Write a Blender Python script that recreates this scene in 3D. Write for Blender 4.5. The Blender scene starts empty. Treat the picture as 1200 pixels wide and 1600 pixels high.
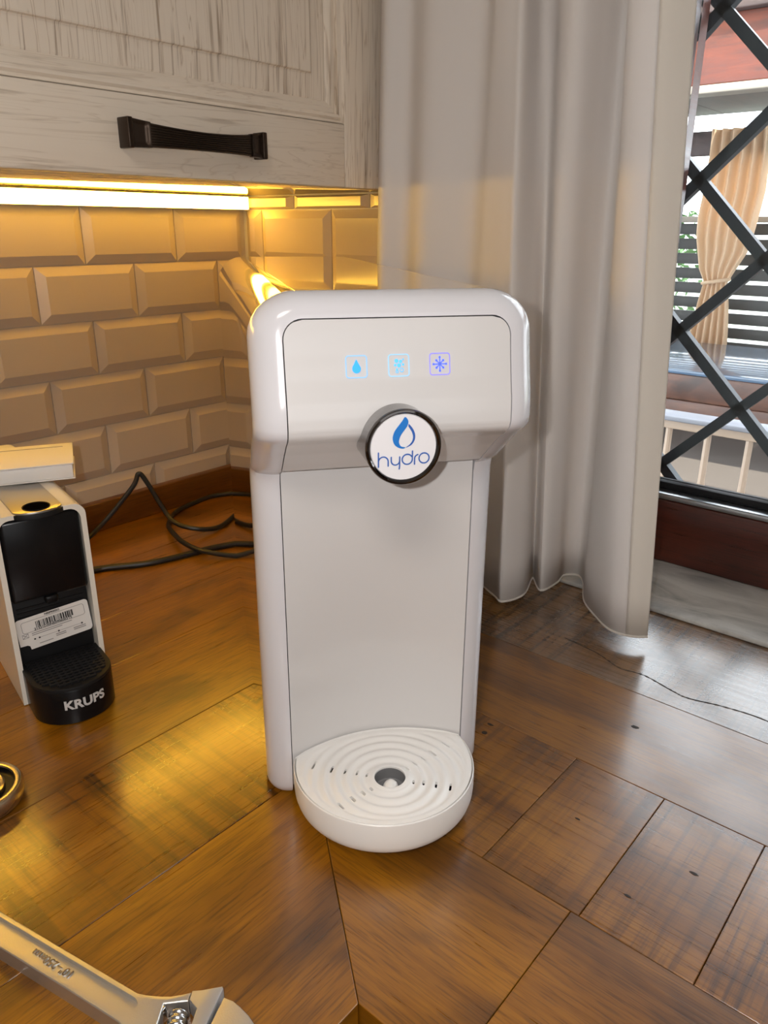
import bpy, bmesh, math, random
from mathutils import Vector, Matrix
random.seed(7)
S = bpy.context.scene
C = S.collection
PI = math.pi

# ------------------------------------------------------------------ camera
R = ((-0.64889155, 0.76085887, 0.0057914),      # right
     (0.26240751, 0.23092336, -0.93691872),     # down
     (-0.71420029, -0.60643894, -0.3494993))    # forward
CAM = Vector((0.8658, 1.0391, 0.4355))
cd = bpy.data.cameras.new('camera'); cam = bpy.data.objects.new('camera', cd); C.objects.link(cam)
cd.sensor_fit = 'VERTICAL'; cd.sensor_height = 24.0; cd.lens = 24.0 * 1199.1 / 1600.0
cd.clip_start = 0.01; cd.clip_end = 200
cam.matrix_world = Matrix(((R[0][0], -R[1][0], -R[2][0], CAM.x), (R[0][1], -R[1][1], -R[2][1], CAM.y),
                           (R[0][2], -R[1][2], -R[2][2], CAM.z), (0, 0, 0, 1)))
S.camera = cam

# ------------------------------------------------------------------ world, sun, lamps, exposure
wd = bpy.data.worlds.new('world'); S.world = wd; wd.use_nodes = True
bg = wd.node_tree.nodes['Background']; bg.inputs[0].default_value = (0.90, 0.94, 1.0, 1); bg.inputs[1].default_value = 7.5
def lamp(name, kind, loc, energy, color, **kw):
    d = bpy.data.lights.new(name, kind); d.energy = energy; d.color = color
    for k, v in kw.items(): setattr(d, k, v)
    o = bpy.data.objects.new(name, d); C.objects.link(o); o.location = loc
    return o
sun = lamp('sun', 'SUN', (0, 0, 8), 14.0, (1.0, 0.93, 0.80), angle=0.009)
sun.rotation_euler = Vector((-0.40, -0.12, -0.90)).to_track_quat('-Z', 'Y').to_euler()
room_lamp = lamp('ceiling_lamp_light', 'AREA', (1.75, 1.55, 1.60), 13, (1.0, 0.90, 0.79), shape='DISK', size=0.60)
back_light = lamp('rear_fill_light', 'AREA', (1.9, 3.42, 0.45), 6.5, (0.97, 0.98, 1.0), shape='RECTANGLE', size=1.3, size_y=1.2)  # soft fill added behind the camera, no source known there
back_light.rotation_euler = (-PI / 2, 0, 0)
up = -Vector(R[1]); left = -Vector(R[0])
flash = lamp('phone_flash', 'POINT', CAM + left * 0.032 + up * 0.014, 6.0, (1.0, 0.97, 0.95), shadow_soft_size=0.004)
S.view_settings.view_transform = 'Standard'; S.view_settings.look = 'None'
S.view_settings.exposure = -0.10; S.view_settings.gamma = 1.0; S.view_settings.use_curve_mapping = False

# ------------------------------------------------------------------ materials
def mat(name, color=(.8, .8, .8), rough=.5, metal=0.0, coat=0.0, emit=None, estr=0.0, spec=None, trans=0.0, ior=None, coat_rough=.05):
    m = bpy.data.materials.new(name); m.use_nodes = True
    b = m.node_tree.nodes['Principled BSDF']
    b.inputs['Base Color'].default_value = (*color, 1); b.inputs['Roughness'].default_value = rough
    b.inputs['Metallic'].default_value = metal; b.inputs['Coat Weight'].default_value = coat
    b.inputs['Coat Roughness'].default_value = coat_rough
    if spec is not None: b.inputs['Specular IOR Level'].default_value = spec
    if ior: b.inputs['IOR'].default_value = ior
    if trans: b.inputs['Transmission Weight'].default_value = trans
    if emit: b.inputs['Emission Color'].default_value = (*emit, 1); b.inputs['Emission Strength'].default_value = estr
    return m
class NG:
    """small helper round a material's node tree"""
    def __init__(s, m): s.m = m; s.t = m.node_tree; s.b = s.t.nodes['Principled BSDF']
    def n(s, kind, **kw):
        x = s.t.nodes.new(kind)
        for k, v in kw.items():
            if hasattr(x, k): setattr(x, k, v)
        return x
    def l(s, a, b): s.t.links.new(a, b)
    def coords(s, scale, src='Object', rot=(0, 0, 0), vec=None):
        if vec is None:
            tc = s.n('ShaderNodeTexCoord'); vec = tc.outputs[src]
        mp = s.n('ShaderNodeMapping'); mp.inputs['Scale'].default_value = scale; mp.inputs['Rotation'].default_value = rot
        s.l(vec, mp.inputs['Vector']); return mp.outputs[0]
    def noise(s, vec, scale=1.0, detail=4, rough=.55, dist=0.0):
        x = s.n('ShaderNodeTexNoise'); s.l(vec, x.inputs['Vector'])
        x.inputs['Scale'].default_value = scale; x.inputs['Detail'].default_value = detail
        x.inputs['Roughness'].default_value = rough; x.inputs['Distortion'].default_value = dist
        return x.outputs['Fac']
    def ramp(s, fac, stops):
        x = s.n('ShaderNodeValToRGB'); s.l(fac, x.inputs[0]); e = x.color_ramp.elements
        while len(e) < len(stops): e.new(.5)
        for i, (p, c) in enumerate(stops):
            e[i].position = p; e[i].color = (*c, 1) if len(c) == 3 else c
        return x.outputs[0]
    def mix(s, fac, a, b, mode='MIX'):
        x = s.n('ShaderNodeMix'); x.data_type = 'RGBA'; x.blend_type = mode
        for sock, v in ((x.inputs[0], fac), (x.inputs[6], a), (x.inputs[7], b)):
            if isinstance(v, (int, float)): sock.default_value = v
            elif isinstance(v, tuple): sock.default_value = (*v, 1)
            else: s.l(v, sock)
        return x.outputs[2]
    def math(s, op, a, b=0.0):
        x = s.n('ShaderNodeMath'); x.operation = op
        for sock, v in ((x.inputs[0], a), (x.inputs[1], b)):
            if isinstance(v, (int, float)): sock.default_value = v
            else: s.l(v, sock)
        return x.outputs[0]
    def bump(s, h, strength=.3, dist=.001):
        x = s.n('ShaderNodeBump'); x.inputs['Strength'].default_value = strength; x.inputs['Distance'].default_value = dist
        s.l(h, x.inputs['Height']); s.l(x.outputs[0], s.b.inputs['Normal'])
    def color(s, c): s.l(c, s.b.inputs['Base Color'])

def wood_mat(name, light, mid, dark, saw=0.0, rough=.42, grey=0.0, coat=0.0):
    """oak board; grain runs along local x, saw marks across it"""
    m = mat(name, mid, rough, coat=coat, coat_rough=.17); g = NG(m)
    oi = g.n('ShaderNodeObjectInfo'); tc = g.n('ShaderNodeTexCoord')
    add = g.n('ShaderNodeVectorMath'); add.operation = 'ADD'
    comb = g.n('ShaderNodeCombineXYZ'); rs = g.math('MULTIPLY', oi.outputs['Random'], 37.0)
    g.l(rs, comb.inputs[0]); g.l(rs, comb.inputs[1]); g.l(rs, comb.inputs[2])
    g.l(tc.outputs['Object'], add.inputs[0]); g.l(comb.outputs[0], add.inputs[1]); v = add.outputs[0]
    broad = g.noise(g.coords((2.2, 16, 16), vec=v), 1.0, 5, .6, .8)
    fine = g.noise(g.coords((14, 330, 330), vec=v), 1.0, 3, .6, .2)
    pores = g.noise(g.coords((38, 900, 900), vec=v), 1.0, 2, .5)
    base = g.ramp(broad, [(.34, dark), (.50, mid), (.66, light)])
    f1 = g.ramp(fine, [(.34, (.55, .50, .45)), (.52, (1, 1, 1))])
    col = g.mix(.6, base, f1, 'MULTIPLY')
    p1 = g.ramp(pores, [(.37, (.38, .34, .30)), (.46, (1, 1, 1))])
    col = g.mix(.55, col, p1, 'MULTIPLY')
    # dark stains and small knots
    st = g.noise(g.coords((5, 9, 9), vec=v), 1.0, 3, .6, .4)
    col = g.mix(.8, col, g.ramp(st, [(.29, (.28, .24, .21)), (.43, (1, 1, 1))]), 'MULTIPLY')
    h = g.math('ADD', g.math('MULTIPLY', fine, .5), g.math('MULTIPLY', pores, .35))
    if saw:
        sw = g.noise(g.coords((95, 3.0, 3.0), vec=v, rot=(0, 0, .10)), 1.0, 4, .72, .15)
        patch = g.ramp(g.noise(g.coords((4, 7, 7), vec=v), 1.0, 2, .5), [(.30, (.25, .25, .25)), (.52, (1, 1, 1))])
        swc = g.ramp(sw, [(.38, (.26, .22, .20)), (.53, (1, 1, 1))])
        col = g.mix(g.math('MULTIPLY', patch, saw), col, swc, 'MULTIPLY')
        kerf = g.noise(g.coords((34, .9, .9), vec=v, rot=(0, 0, .10)), 1.0, 2, .5)
        col = g.mix(saw * .8, col, g.ramp(kerf, [(.31, (.30, .25, .22)), (.37, (1, 1, 1))]), 'MULTIPLY')
        h = g.math('ADD', h, g.math('MULTIPLY', sw, .7 * saw))
    if grey:
        gz = g.ramp(g.noise(g.coords((6, 12, 12), vec=v), 1.0, 3, .6), [(.35, (0, 0, 0)), (.7, (1, 1, 1))])
        col = g.mix(g.math('MULTIPLY', gz, grey), col, (.19, .16, .135))
    var = g.math('ADD', .90, g.math('MULTIPLY', oi.outputs['Random'], .20))
    hs = g.n('ShaderNodeHueSaturation'); hs.inputs['Saturation'].default_value = 1.12; g.l(var, hs.inputs['Value']); g.l(col, hs.inputs['Color'])
    g.color(hs.outputs[0])
    rr = g.math('ADD', rough - .10, g.math('MULTIPLY', fine, .24)); g.l(rr, g.b.inputs['Roughness'])
    g.bump(h, .16, .0005)
    g.b.inputs['Specular IOR Level'].default_value = .85
    return m
OAK = wood_mat('oak_worktop', (.35, .160, .036), (.252, .108, .022), (.148, .058, .011), rough=.30, coat=.75)
OAK_SAWN = wood_mat('oak_rough_sawn', (.38, .180, .052), (.275, .120, .032), (.165, .066, .017), saw=.95, rough=.28, coat=.75)
OAK_GREY = wood_mat('oak_weathered', (.310, .175, .080), (.235, .125, .055), (.160, .080, .035), saw=1.0, grey=.5, rough=.26, coat=.75)
OAK_TRIM = wood_mat('oak_trim', (.25, .105, .033), (.19, .075, .022), (.13, .05, .014))

def painted_ash(name, horizontal):
    m = mat(name, (.70, .64, .57), .5); g = NG(m)
    sc = (9, 40, 210) if horizontal else (210, 40, 6)
    sc2 = (2.2, 8, 34) if horizontal else (34, 8, 1.6)
    a = g.noise(g.coords(sc), 1.0, 3, .6, .35); b = g.noise(g.coords(sc2), 1.0, 4, .6, 1.2)
    k = .38 if horizontal else .8
    c1 = g.ramp(a, [(.30, (.40, .33, .26)), (.43, (1, 1, 1))])
    ring = g.ramp(g.math('FRACT', g.math('MULTIPLY', b, 9.0)), [(.0, (.58, .50, .42)), (.10, (.96, .95, .94)), (.9, (1, 1, 1)), (1.0, (.70, .62, .54))])
    col = g.mix(k, (.78, .685, .57), c1, 'MULTIPLY'); col = g.mix(k * .9, col, ring, 'MULTIPLY')
    g.color(col); g.bump(g.math('ADD', a, g.math('MULTIPLY', b, .4)), .25, .0006)
    return m
ASH_V = painted_ash('white_ash_vertical', False); ASH_H = painted_ash('white_ash_horizontal', True)

def tile_mat():
    m = mat('cream_glazed_tile', (.74, .66, .55), .16, coat=.2); g = NG(m)
    oi = g.n('ShaderNodeObjectInfo')
    g.color(g.mix(oi.outputs['Random'], (.60, .50, .385), (.56, .465, .355)))
    n = g.noise(g.coords((14, 14, 14)), 1.0, 2, .5); g.bump(n, .12, .002)
    return m
TILE = tile_mat(); GROUT = mat('pale_grout', (.50, .43, .34), .9)
def plaster(name, c):
    m = mat(name, c, .85); g = NG(m); n = g.noise(g.coords((30, 30, 30)), 1.0, 4, .6); g.bump(n, .1, .002); return m
PLASTER = plaster('wall_plaster', (.66, .62, .57)); CEIL = plaster('ceiling_plaster', (.74, .73, .70))
FLOORM = plaster('terracotta_floor', (.22, .13, .08)); SUNBLOCK = plaster('sun_block_render', (.55, .48, .40))

PLASTIC = mat('glossy_white_plastic', (.70, .69, .72), .16, coat=.35, coat_rough=.04)
CASING = mat('mirror_polished_casing', (.80, .77, .73), .035, metal=1.0)
PANEL = mat('satin_white_panel', (.69, .675, .67), .20, coat=.25, coat_rough=.05)
TRAYW = mat('white_tray_plastic', (.89, .875, .85), .36)
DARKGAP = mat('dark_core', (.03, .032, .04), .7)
GREYP = mat('grey_pit', (.20, .20, .205), .45)
CHROME = mat('chrome_ring', (.13, .12, .115), .07, metal=1.0)
DISC = mat('white_badge', (.84, .83, .86), .22, coat=.3)
LOGOB = mat('logo_blue', (.012, .19, .62), .4); LOGOD = mat('lettering_blue', (.03, .12, .46), .4)
ICON_A = mat('lit_icon_blue', (.03, .30, .85), .5, emit=(.02, .40, 1.0), estr=.75)
ICON_AF = mat('lit_icon_frame', (.25, .50, .85), .5, emit=(.20, .52, 1.0), estr=.55)
ICON_B = mat('lit_icon_cyan', (.10, .45, .85), .5, emit=(.10, .50, 1.0), estr=.70)
ICON_BF = mat('lit_icon_cyan_frame', (.30, .58, .85), .5, emit=(.28, .60, 1.0), estr=.55)
ICON_C = mat('lit_icon_violet', (.10, .16, .80), .5, emit=(.10, .16, 1.0), estr=.80)
ICON_CF = mat('lit_icon_violet_frame', (.25, .22, .80), .5, emit=(.26, .24, 1.0), estr=.60)
LED = mat('led_diffuser', (.9, .8, .6), .5, emit=(1.0, .56, .055), estr=27.0)
ALU = mat('brushed_aluminium', (.62, .64, .66), .3, metal=1.0)
HOLESHADE = mat('hole_shade_black', (.003, .003, .003), 1.0, spec=.0)
BLACKG = mat('black_gloss', (.005, .005, .006), .26, spec=.3); BLACKM = mat('black_matt', (.007, .007, .008), .55, spec=.3)
RUBBER = mat('black_rubber', (.012, .012, .012), .42)
SHELLW = mat('ivory_shell', (.80, .76, .68), .28, coat=.2)
SATINM = mat('satin_metal', (.42, .40, .37), .34, metal=1.0)
PAPER = mat('white_paper', (.80, .77, .74), .55); INK = mat('printed_ink', (.03, .03, .03), .6); GREYINK = mat('grey_ink', (.28, .26, .26), .6)
SILVERINK = mat('silver_print', (.62, .62, .62), .4)
BRONZE = mat('dark_bronze', (.055, .038, .028), .38, metal=.85)
STEEL = mat('wrench_steel', (.62, .60, .56), .42, metal=.9); g_ = NG(STEEL); g_.bump(g_.noise(g_.coords((900, 900, 900)), 1.0, 2, .5), .25, .0004)
STEELP = mat('polished_steel', (.66, .67, .68), .16, metal=1.0); STEELG = mat('grey_jaw_steel', (.52, .52, .52), .48, metal=.8)
BRASSY = mat('strainer_steel', (.68, .60, .45), .26, metal=1.0)
IRON = mat('painted_iron', (.022, .032, .040), .38); g_ = NG(IRON); g_.bump(g_.noise(g_.coords((160, 160, 160)), 1.0, 3, .6), .35, .001)
MAHOG = wood_mat('mahogany_frame', (.115, .030, .018), (.085, .021, .013), (.055, .013, .009), rough=.30)
REDWOOD = wood_mat('red_beam_wood', (.22, .052, .026), (.17, .038, .019), (.10, .022, .012), rough=.5)
DARKWOOD = wood_mat('dark_porch_wood', (.10, .062, .055), (.072, .045, .042), (.045, .03, .028), rough=.6)
BENCHW = wood_mat('brown_bench_wood', (.17, .078, .050), (.13, .058, .038), (.085, .038, .026), rough=.5)
FENCEM = mat('dark_fence_slat', (.055, .055, .052), .55)
CREAM = mat('cream_rail_paint', (.36, .27, .20), .45); RAILTOP = mat('grey_blue_rail', (.17, .18, .21), .4)
PALETRIM = mat('pale_trim_paint', (.34, .31, .26), .5)
BLUETOP = mat('blue_grey_top', (.10, .16, .25), .14, coat=.5)
PORCHF = plaster('porch_paving', (.085, .070, .062)); LEAF = mat('garden_foliage', (.10, .20, .075), .7)
def marble():
    m = mat('grey_marble', (.5, .49, .46), .30); g = NG(m)
    a = g.noise(g.coords((14, 5, 5)), 1.0, 7, .65, 1.6)
    g.color(g.ramp(a, [(.30, (.22, .22, .215)), (.47, (.43, .42, .40)), (.62, (.58, .57, .54))])); return m
MARBLE = marble()
def fabric(name, c, tl):
    m = mat(name, c, .9); g = NG(m); t = g.t; out = t.nodes['Material Output']
    tr = g.n('ShaderNodeBsdfTranslucent'); tr.inputs[0].default_value = (*c, 1)
    mx = g.n('ShaderNodeMixShader'); mx.inputs[0].default_value = tl
    g.l(g.b.outputs[0], mx.inputs[1]); g.l(tr.outputs[0], mx.inputs[2]); g.l(mx.outputs[0], out.inputs[0])
    w = g.noise(g.coords((1400, 1400, 1400)), 1.0, 2, .5); g.bump(w, .12, .0005)
    return m
CURTAIN = fabric('offwhite_curtain_cloth', (.90, .865, .84), .32); HEM = fabric('cream_lining_cloth', (.88, .835, .77), .32)
TAN = fabric('tan_outdoor_cloth', (.82, .63, .43), .35)
def glass_mat():
    m = mat('window_glass', (1, 1, 1), .0); g = NG(m); out = g.t.nodes['Material Output']
    tr = g.n('ShaderNodeBsdfTransparent'); tr.inputs[0].default_value = (.93, .95, .95, 1)
    gl = g.n('ShaderNodeBsdfGlossy'); gl.inputs['Roughness'].default_value = .01
    fr = g.n('ShaderNodeFresnel'); fr.inputs[0].default_value = 1.45
    mx = g.n('ShaderNodeMixShader'); g.l(fr.outputs[0], mx.inputs[0]); g.l(tr.outputs[0], mx.inputs[1]); g.l(gl.outputs[0], mx.inputs[2])
    g.l(mx.outputs[0], out.inputs[0]); return m
GLASS = glass_mat()

# ------------------------------------------------------------------ builders
def link(name, me, m, parent=None, smooth=False, loc=None, rotz=None):
    o = bpy.data.objects.new(name, me); C.objects.link(o)
    if m is not None and len(me.materials) == 0: me.materials.append(m)
    if smooth:
        for p in me.polygons: p.use_smooth = True
    if parent is not None: o.parent = parent
    if loc is not None: o.location = loc
    if rotz is not None: o.rotation_euler = (0, 0, rotz)
    return o
def mk(name, verts, faces, m, parent=None, smooth=False, loc=None, rotz=None, fix=True):
    me = bpy.data.meshes.new(name); me.from_pydata([tuple(v) for v in verts], [], faces); me.validate()
    if fix:
        bm = bmesh.new(); bm.from_mesh(me); bmesh.ops.remove_doubles(bm, verts=bm.verts, dist=1e-6)
        bmesh.ops.recalc_face_normals(bm, faces=bm.faces); bm.to_mesh(me); bm.free()
    o = link(name, me, m, parent, smooth, loc, rotz)
    if smooth: autosmooth(o)
    return o
def autosmooth(o, ang=.6):
    me = o.data
    bm = bmesh.new(); bm.from_mesh(me)
    for e in bm.edges:
        if len(e.link_faces) == 2 and e.calc_face_angle(0) > ang: e.smooth = False
    bm.to_mesh(me); bm.free()
def box(name, x, y, z, m, parent=None, bev=0.0, seg=2, loc=None, rotz=None):
    bm = bmesh.new(); bmesh.ops.create_cube(bm, size=1.0)
    for v in bm.verts:
        v.co = Vector((x[0] + (v.co.x + .5) * (x[1] - x[0]), y[0] + (v.co.y + .5) * (y[1] - y[0]), z[0] + (v.co.z + .5) * (z[1] - z[0])))
    if bev: bmesh.ops.bevel(bm, geom=list(bm.edges), offset=bev, segments=seg, affect='EDGES', profile=.5)
    me = bpy.data.meshes.new(name); bm.to_mesh(me); bm.free()
    o = link(name, me, m, parent, bool(bev), loc, rotz)
    if bev: autosmooth(o, .9)
    return o
def catmull(pts, n=8, closed=False):
    P = [Vector(p) for p in pts]; out = []; N = len(P)
    for i in range(N if closed else N - 1):
        p0 = P[(i - 1) % N] if closed or i > 0 else P[0]; p1 = P[i]; p2 = P[(i + 1) % N]
        p3 = P[(i + 2) % N] if closed or i + 2 < N else P[-1]
        for k in range(n):
            t = k / n
            out.append(.5 * ((2 * p1) + (p2 - p0) * t + (2 * p0 - 5 * p1 + 4 * p2 - p3) * t * t + (3 * p1 - p0 - 3 * p2 + p3) * t ** 3))
    if not closed: out.append(P[-1])
    return out
def tube(name, pts, r, m, parent=None, sides=12, closed=False):
    P = [Vector(p) for p in pts]; N = len(P); V = []; F = []; prev = None
    for i, p in enumerate(P):
        a = P[(i - 1) % N] if closed or i > 0 else p; b = P[(i + 1) % N] if closed or i < N - 1 else p
        t = (b - a).normalized()
        if prev is None:
            prev = t.orthogonal().normalized()
        nrm = (prev - t * prev.dot(t)); nrm = nrm.normalized() if nrm.length > 1e-9 else t.orthogonal().normalized()
        prev = nrm; bi = t.cross(nrm); rr = r[i] if isinstance(r, (list, tuple)) else r
        V += [p + (nrm * math.cos(2 * PI * k / sides) + bi * math.sin(2 * PI * k / sides)) * rr for k in range(sides)]
    for i in range(N if closed else N - 1):
        j = (i + 1) % N
        for k in range(sides):
            F.append((i * sides + k, i * sides + (k + 1) % sides, j * sides + (k + 1) % sides, j * sides + k))
    if not closed:
        F.append(tuple(range(sides - 1, -1, -1))); F.append(tuple((N - 1) * sides + k for k in range(sides)))
    return mk(name, V, F, m, parent, True)
def prism(name, outline, z0, z1, m, parent=None, bev=0.0, loc=None, rotz=None, seg=2):
    bm = bmesh.new(); vs = [bm.verts.new((p[0], p[1], z0)) for p in outline]
    f = bm.faces.new(vs); ex = bmesh.ops.extrude_face_region(bm, geom=[f])
    top = [v for v in ex['geom'] if isinstance(v, bmesh.types.BMVert)]
    for v in top: v.co.z = z1
    bmesh.ops.recalc_face_normals(bm, faces=bm.faces)
    if bev:
        es = [e for e in bm.edges if abs(e.verts[0].co.z - z1) < 1e-7 and abs(e.verts[1].co.z - z1) < 1e-7]
        bmesh.ops.bevel(bm, geom=es, offset=bev, segments=seg, affect='EDGES', profile=.5)
    me = bpy.data.meshes.new(name); bm.to_mesh(me); bm.free()
    o = link(name, me, m, parent, True, loc, rotz); autosmooth(o, .7)
    return o
def lathe(name, prof, m, parent=None, seg=64, axis='z', at=(0, 0, 0)):
    V = []; F = []; n = len(prof)
    for i in range(seg):
        a = 2 * PI * i / seg
        for r, h in prof:
            if axis == 'z': V.append((at[0] + r * math.cos(a), at[1] + r * math.sin(a), at[2] + h))
            else: V.append((at[0] + r * math.cos(a), at[1] - h, at[2] + r * math.sin(a)))   # axis along -y (towards the viewer)
    for i in range(seg):
        j = (i + 1) % seg
        for k in range(n - 1): F.append((i * n + k, j * n + k, j * n + k + 1, i * n + k + 1))
    return mk(name, V, F, m, parent, True)
def grid(name, fn, nu, nv, m, parent=None, thick=0.0, back=None, smooth=True, closed=False):
    V = [fn(i / nu, j / nv) for j in range(nv + 1) for i in range(nu + 1)]; F = []
    w = nu + 1
    for j in range(nv):
        for i in range(nu): F.append((j * w + i, j * w + i + 1, (j + 1) * w + i + 1, (j + 1) * w + i))
    if back is not None:      # solid slab: second sheet shifted by the vector, joined round the rim
        o = len(V); V += [Vector(v) + Vector(back) for v in V]
        F += [tuple(o + k for k in reversed(f)) for f in F[:]]
        rim = [i for i in range(w)] + [j * w + nu for j in range(1, nv + 1)] + [nv * w + i for i in range(nu - 1, -1, -1)] + [j * w for j in range(nv - 1, 0, -1)]
        for a, b in zip(rim, rim[1:] + rim[:1]): F.append((a, b, o + b, o + a))
    return mk(name, V, F, m, parent, smooth)
def thing(name, label, cat, loc=(0, 0, 0), rotz=0.0, group=None):
    o = bpy.data.objects.new(name, None); C.objects.link(o); o.empty_display_size = .02
    o.location = loc; o.rotation_euler = (0, 0, rotz); tag(o, label, cat, group); return o
def tag(o, label, cat, group=None):
    o['label'] = label; o['category'] = cat
    if group: o['group'] = group
    return o
def struct(o, label=None, cat=None):
    o['kind'] = 'structure'
    if label: o['label'] = label
    if cat: o['category'] = cat
    return o
def ribbon(name, strokes, w, fn, m, parent, lift=.0003):
    """flat print: polyline strokes of width w in a 2-D plane, mapped to 3-D by fn(x, z, lift)"""
    V = []; F = []
    for st in strokes:
        pts = [Vector((p[0], p[1])) for p in st]; N = len(pts); cl = (pts[0] - pts[-1]).length < 1e-9
        if cl: pts = pts[:-1]; N -= 1
        b = len(V)
        for i, p in enumerate(pts):
            a = pts[(i - 1) % N] if cl or i > 0 else p; c = pts[(i + 1) % N] if cl or i < N - 1 else p
            t = (c - a).normalized(); nn = Vector((-t.y, t.x))
            V.append(fn(*(p + nn * w / 2), lift)); V.append(fn(*(p - nn * w / 2), lift))
        for i in range(N if cl else N - 1):
            j = (i + 1) % N; F.append((b + 2 * i, b + 2 * i + 1, b + 2 * j + 1, b + 2 * j))
        if not cl:
            for i, s in ((0, 1), (N - 1, -1)):       # round ends
                q = pts[1] - pts[0] if i == 0 else pts[-2] - pts[-1]; a0 = math.atan2(-q.y, -q.x)
                k0 = len(V); V.append(fn(*pts[i], lift))
                for k in range(7):
                    a = a0 - PI / 2 + PI * k / 6; V.append(fn(pts[i].x + w / 2 * math.cos(a), pts[i].y + w / 2 * math.sin(a), lift))
                for k in range(6): F.append((k0, k0 + 1 + k, k0 + 2 + k))
    return mk(name, V, F, m, parent, False, fix=False)
def flat(name, outline, fn, m, parent, lift=.0003):
    V = [fn(p[0], p[1], lift) for p in outline]
    return mk(name, V, [tuple(range(len(V)))], m, parent, False, fix=False)
def rrect(x0, x1, y0, y1, r, n=6):
    out = []
    for cx, cy, a in ((x1 - r, y0 + r, -90), (x1 - r, y1 - r, 0), (x0 + r, y1 - r, 90), (x0 + r, y0 + r, 180)):
        for k in range(n + 1):
            t = math.radians(a + 90 * k / n); out.append((cx + r * math.cos(t), cy + r * math.sin(t)))
    return out
def circ(cx, cy, r, n=24, a0=0, a1=360):
    return [(cx + r * math.cos(math.radians(a0 + (a1 - a0) * k / n)), cy + r * math.sin(math.radians(a0 + (a1 - a0) * k / n))) for k in range(n + 1)]
def text_mesh(body, size, bold=0.0, extrude=0.0002, spacing=1.0, shear=0.0):
    cu = bpy.data.curves.new('t', 'FONT'); cu.body = body; cu.size = size; cu.offset = bold; cu.extrude = extrude
    cu.space_character = spacing; cu.shear = shear; cu.align_x = 'CENTER'; cu.align_y = 'CENTER'; cu.resolution_u = 4
    o = bpy.data.objects.new('t', cu); C.objects.link(o)
    dg = bpy.context.evaluated_depsgraph_get(); me = bpy.data.meshes.new_from_object(o.evaluated_get(dg))
    bpy.data.objects.remove(o); bpy.data.curves.remove(cu); me.materials.clear(); return me
def smoothstep(a, b, x):
    t = max(0, min(1, (x - a) / (b - a))); return t * t * (3 - 2 * t)
def interp(tab, x):
    if x <= tab[0][0]: return tab[0][1]
    for (a, va), (b, vb) in zip(tab, tab[1:]):
        if x <= b: return va + (vb - va) * (x - a) / (b - a)
    return tab[-1][1]

# ================================================================== THE ROOM
FZ = -.90; CZ = 1.62; RX = 3.3; RY = 3.5
struct(box('floor', (-.24, RX), (-.15, RY), (FZ - .1, FZ), FLOORM))
struct(box('ceiling', (-.24, RX), (-.15, RY), (CZ, CZ + .1), CEIL))
wl = struct(box('wall_left', (-.24, RX), (-.15, -.008), (FZ, CZ), GROUT))
struct(box('wall_far', (RX, RX + .1), (-.15, RY), (FZ, CZ), PLASTER))
struct(box('wall_near', (-.24, RX), (RY, RY + .1), (FZ, CZ), PLASTER))
# window wall: opening y .56-1.75, z .0-1.20 ; the wall above is an added sun block
OY0, OY1, OZ1 = .56, 1.75, 1.20
def wall_with_hole():
    V = []; F = []
    def b(y0, y1, z0, z1):
        k = len(V)
        for x in (-.24, -.008):
            for y in (y0, y1):
                for z in (z0, z1): V.append((x, y, z))
        F.extend([(k, k + 1, k + 3, k + 2), (k + 4, k + 6, k + 7, k + 5), (k, k + 4, k + 5, k + 1), (k + 2, k + 3, k + 7, k + 6), (k, k + 2, k + 6, k + 4), (k + 1, k + 5, k + 7, k + 3)])
    b(-.008, OY0, FZ, CZ); b(OY1, RY, FZ, CZ); b(OY0, OY1, FZ, -.021); b(OY0, OY1, OZ1, CZ)
    return mk('wall_right', V, F, PLASTER)
wr = struct(wall_with_hole())
struct(box('wall_sun_block', (-.24, -.02), (-6, 6), (CZ + .1, 6.1), SUNBLOCK))  # unseen wall, height set so its shadow shapes the sunlight on the porch floor

# ---- metro tiles, each its own part of the wall it is on
TW, TH, PX, PZ = .1500, .0748, .1515, .0763
def tile_mesh(w):
    bw = min(.0125, w * .45); d = .0072
    V = [(-w / 2, 0, 0), (w / 2, 0, 0), (w / 2, 0, TH), (-w / 2, 0, TH), (-w / 2, -.0015, 0), (w / 2, -.0015, 0), (w / 2, -.0015, TH), (-w / 2, -.0015, TH),
         (-w / 2 + bw, -d, bw), (w / 2 - bw, -d, bw), (w / 2 - bw, -d, TH - bw), (-w / 2 + bw, -d, TH - bw)]
    F = [(0, 1, 5, 4), (1, 2, 6, 5), (2, 3, 7, 6), (3, 0, 4, 7), (4, 5, 9, 8), (5, 6, 10, 9), (6, 7, 11, 10), (7, 4, 8, 11), (8, 9, 10, 11)]
    me = bpy.data.meshes.new('tile'); me.from_pydata(V, [], F); me.materials.append(TILE)
    bm = bmesh.new(); bm.from_mesh(me); bmesh.ops.recalc_face_normals(bm, faces=bm.faces)
    if sum(f.normal.y for f in bm.faces) > 0: bmesh.ops.reverse_faces(bm, faces=bm.faces)
    bm.to_mesh(me); bm.free(); return me
TM = {}
def tile(parent, along, a, b, z, h=None):
    """tile between a and b along a wall ('x': left wall, 'y': window wall)"""
    w = round(b - a, 4)
    if w < .006: return
    if w not in TM: TM[w] = tile_mesh(w)
    o = bpy.data.objects.new('tile', TM[w]); C.objects.link(o); o.parent = parent
    if along == 'x': o.location = ((a + b) / 2, -.008, z); o.rotation_euler = (0, 0, PI)
    else: o.location = (-.008, (a + b) / 2, z); o.rotation_euler = (0, 0, PI / 2)
    if h: o.scale = (1, 1, h / TH)
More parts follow.
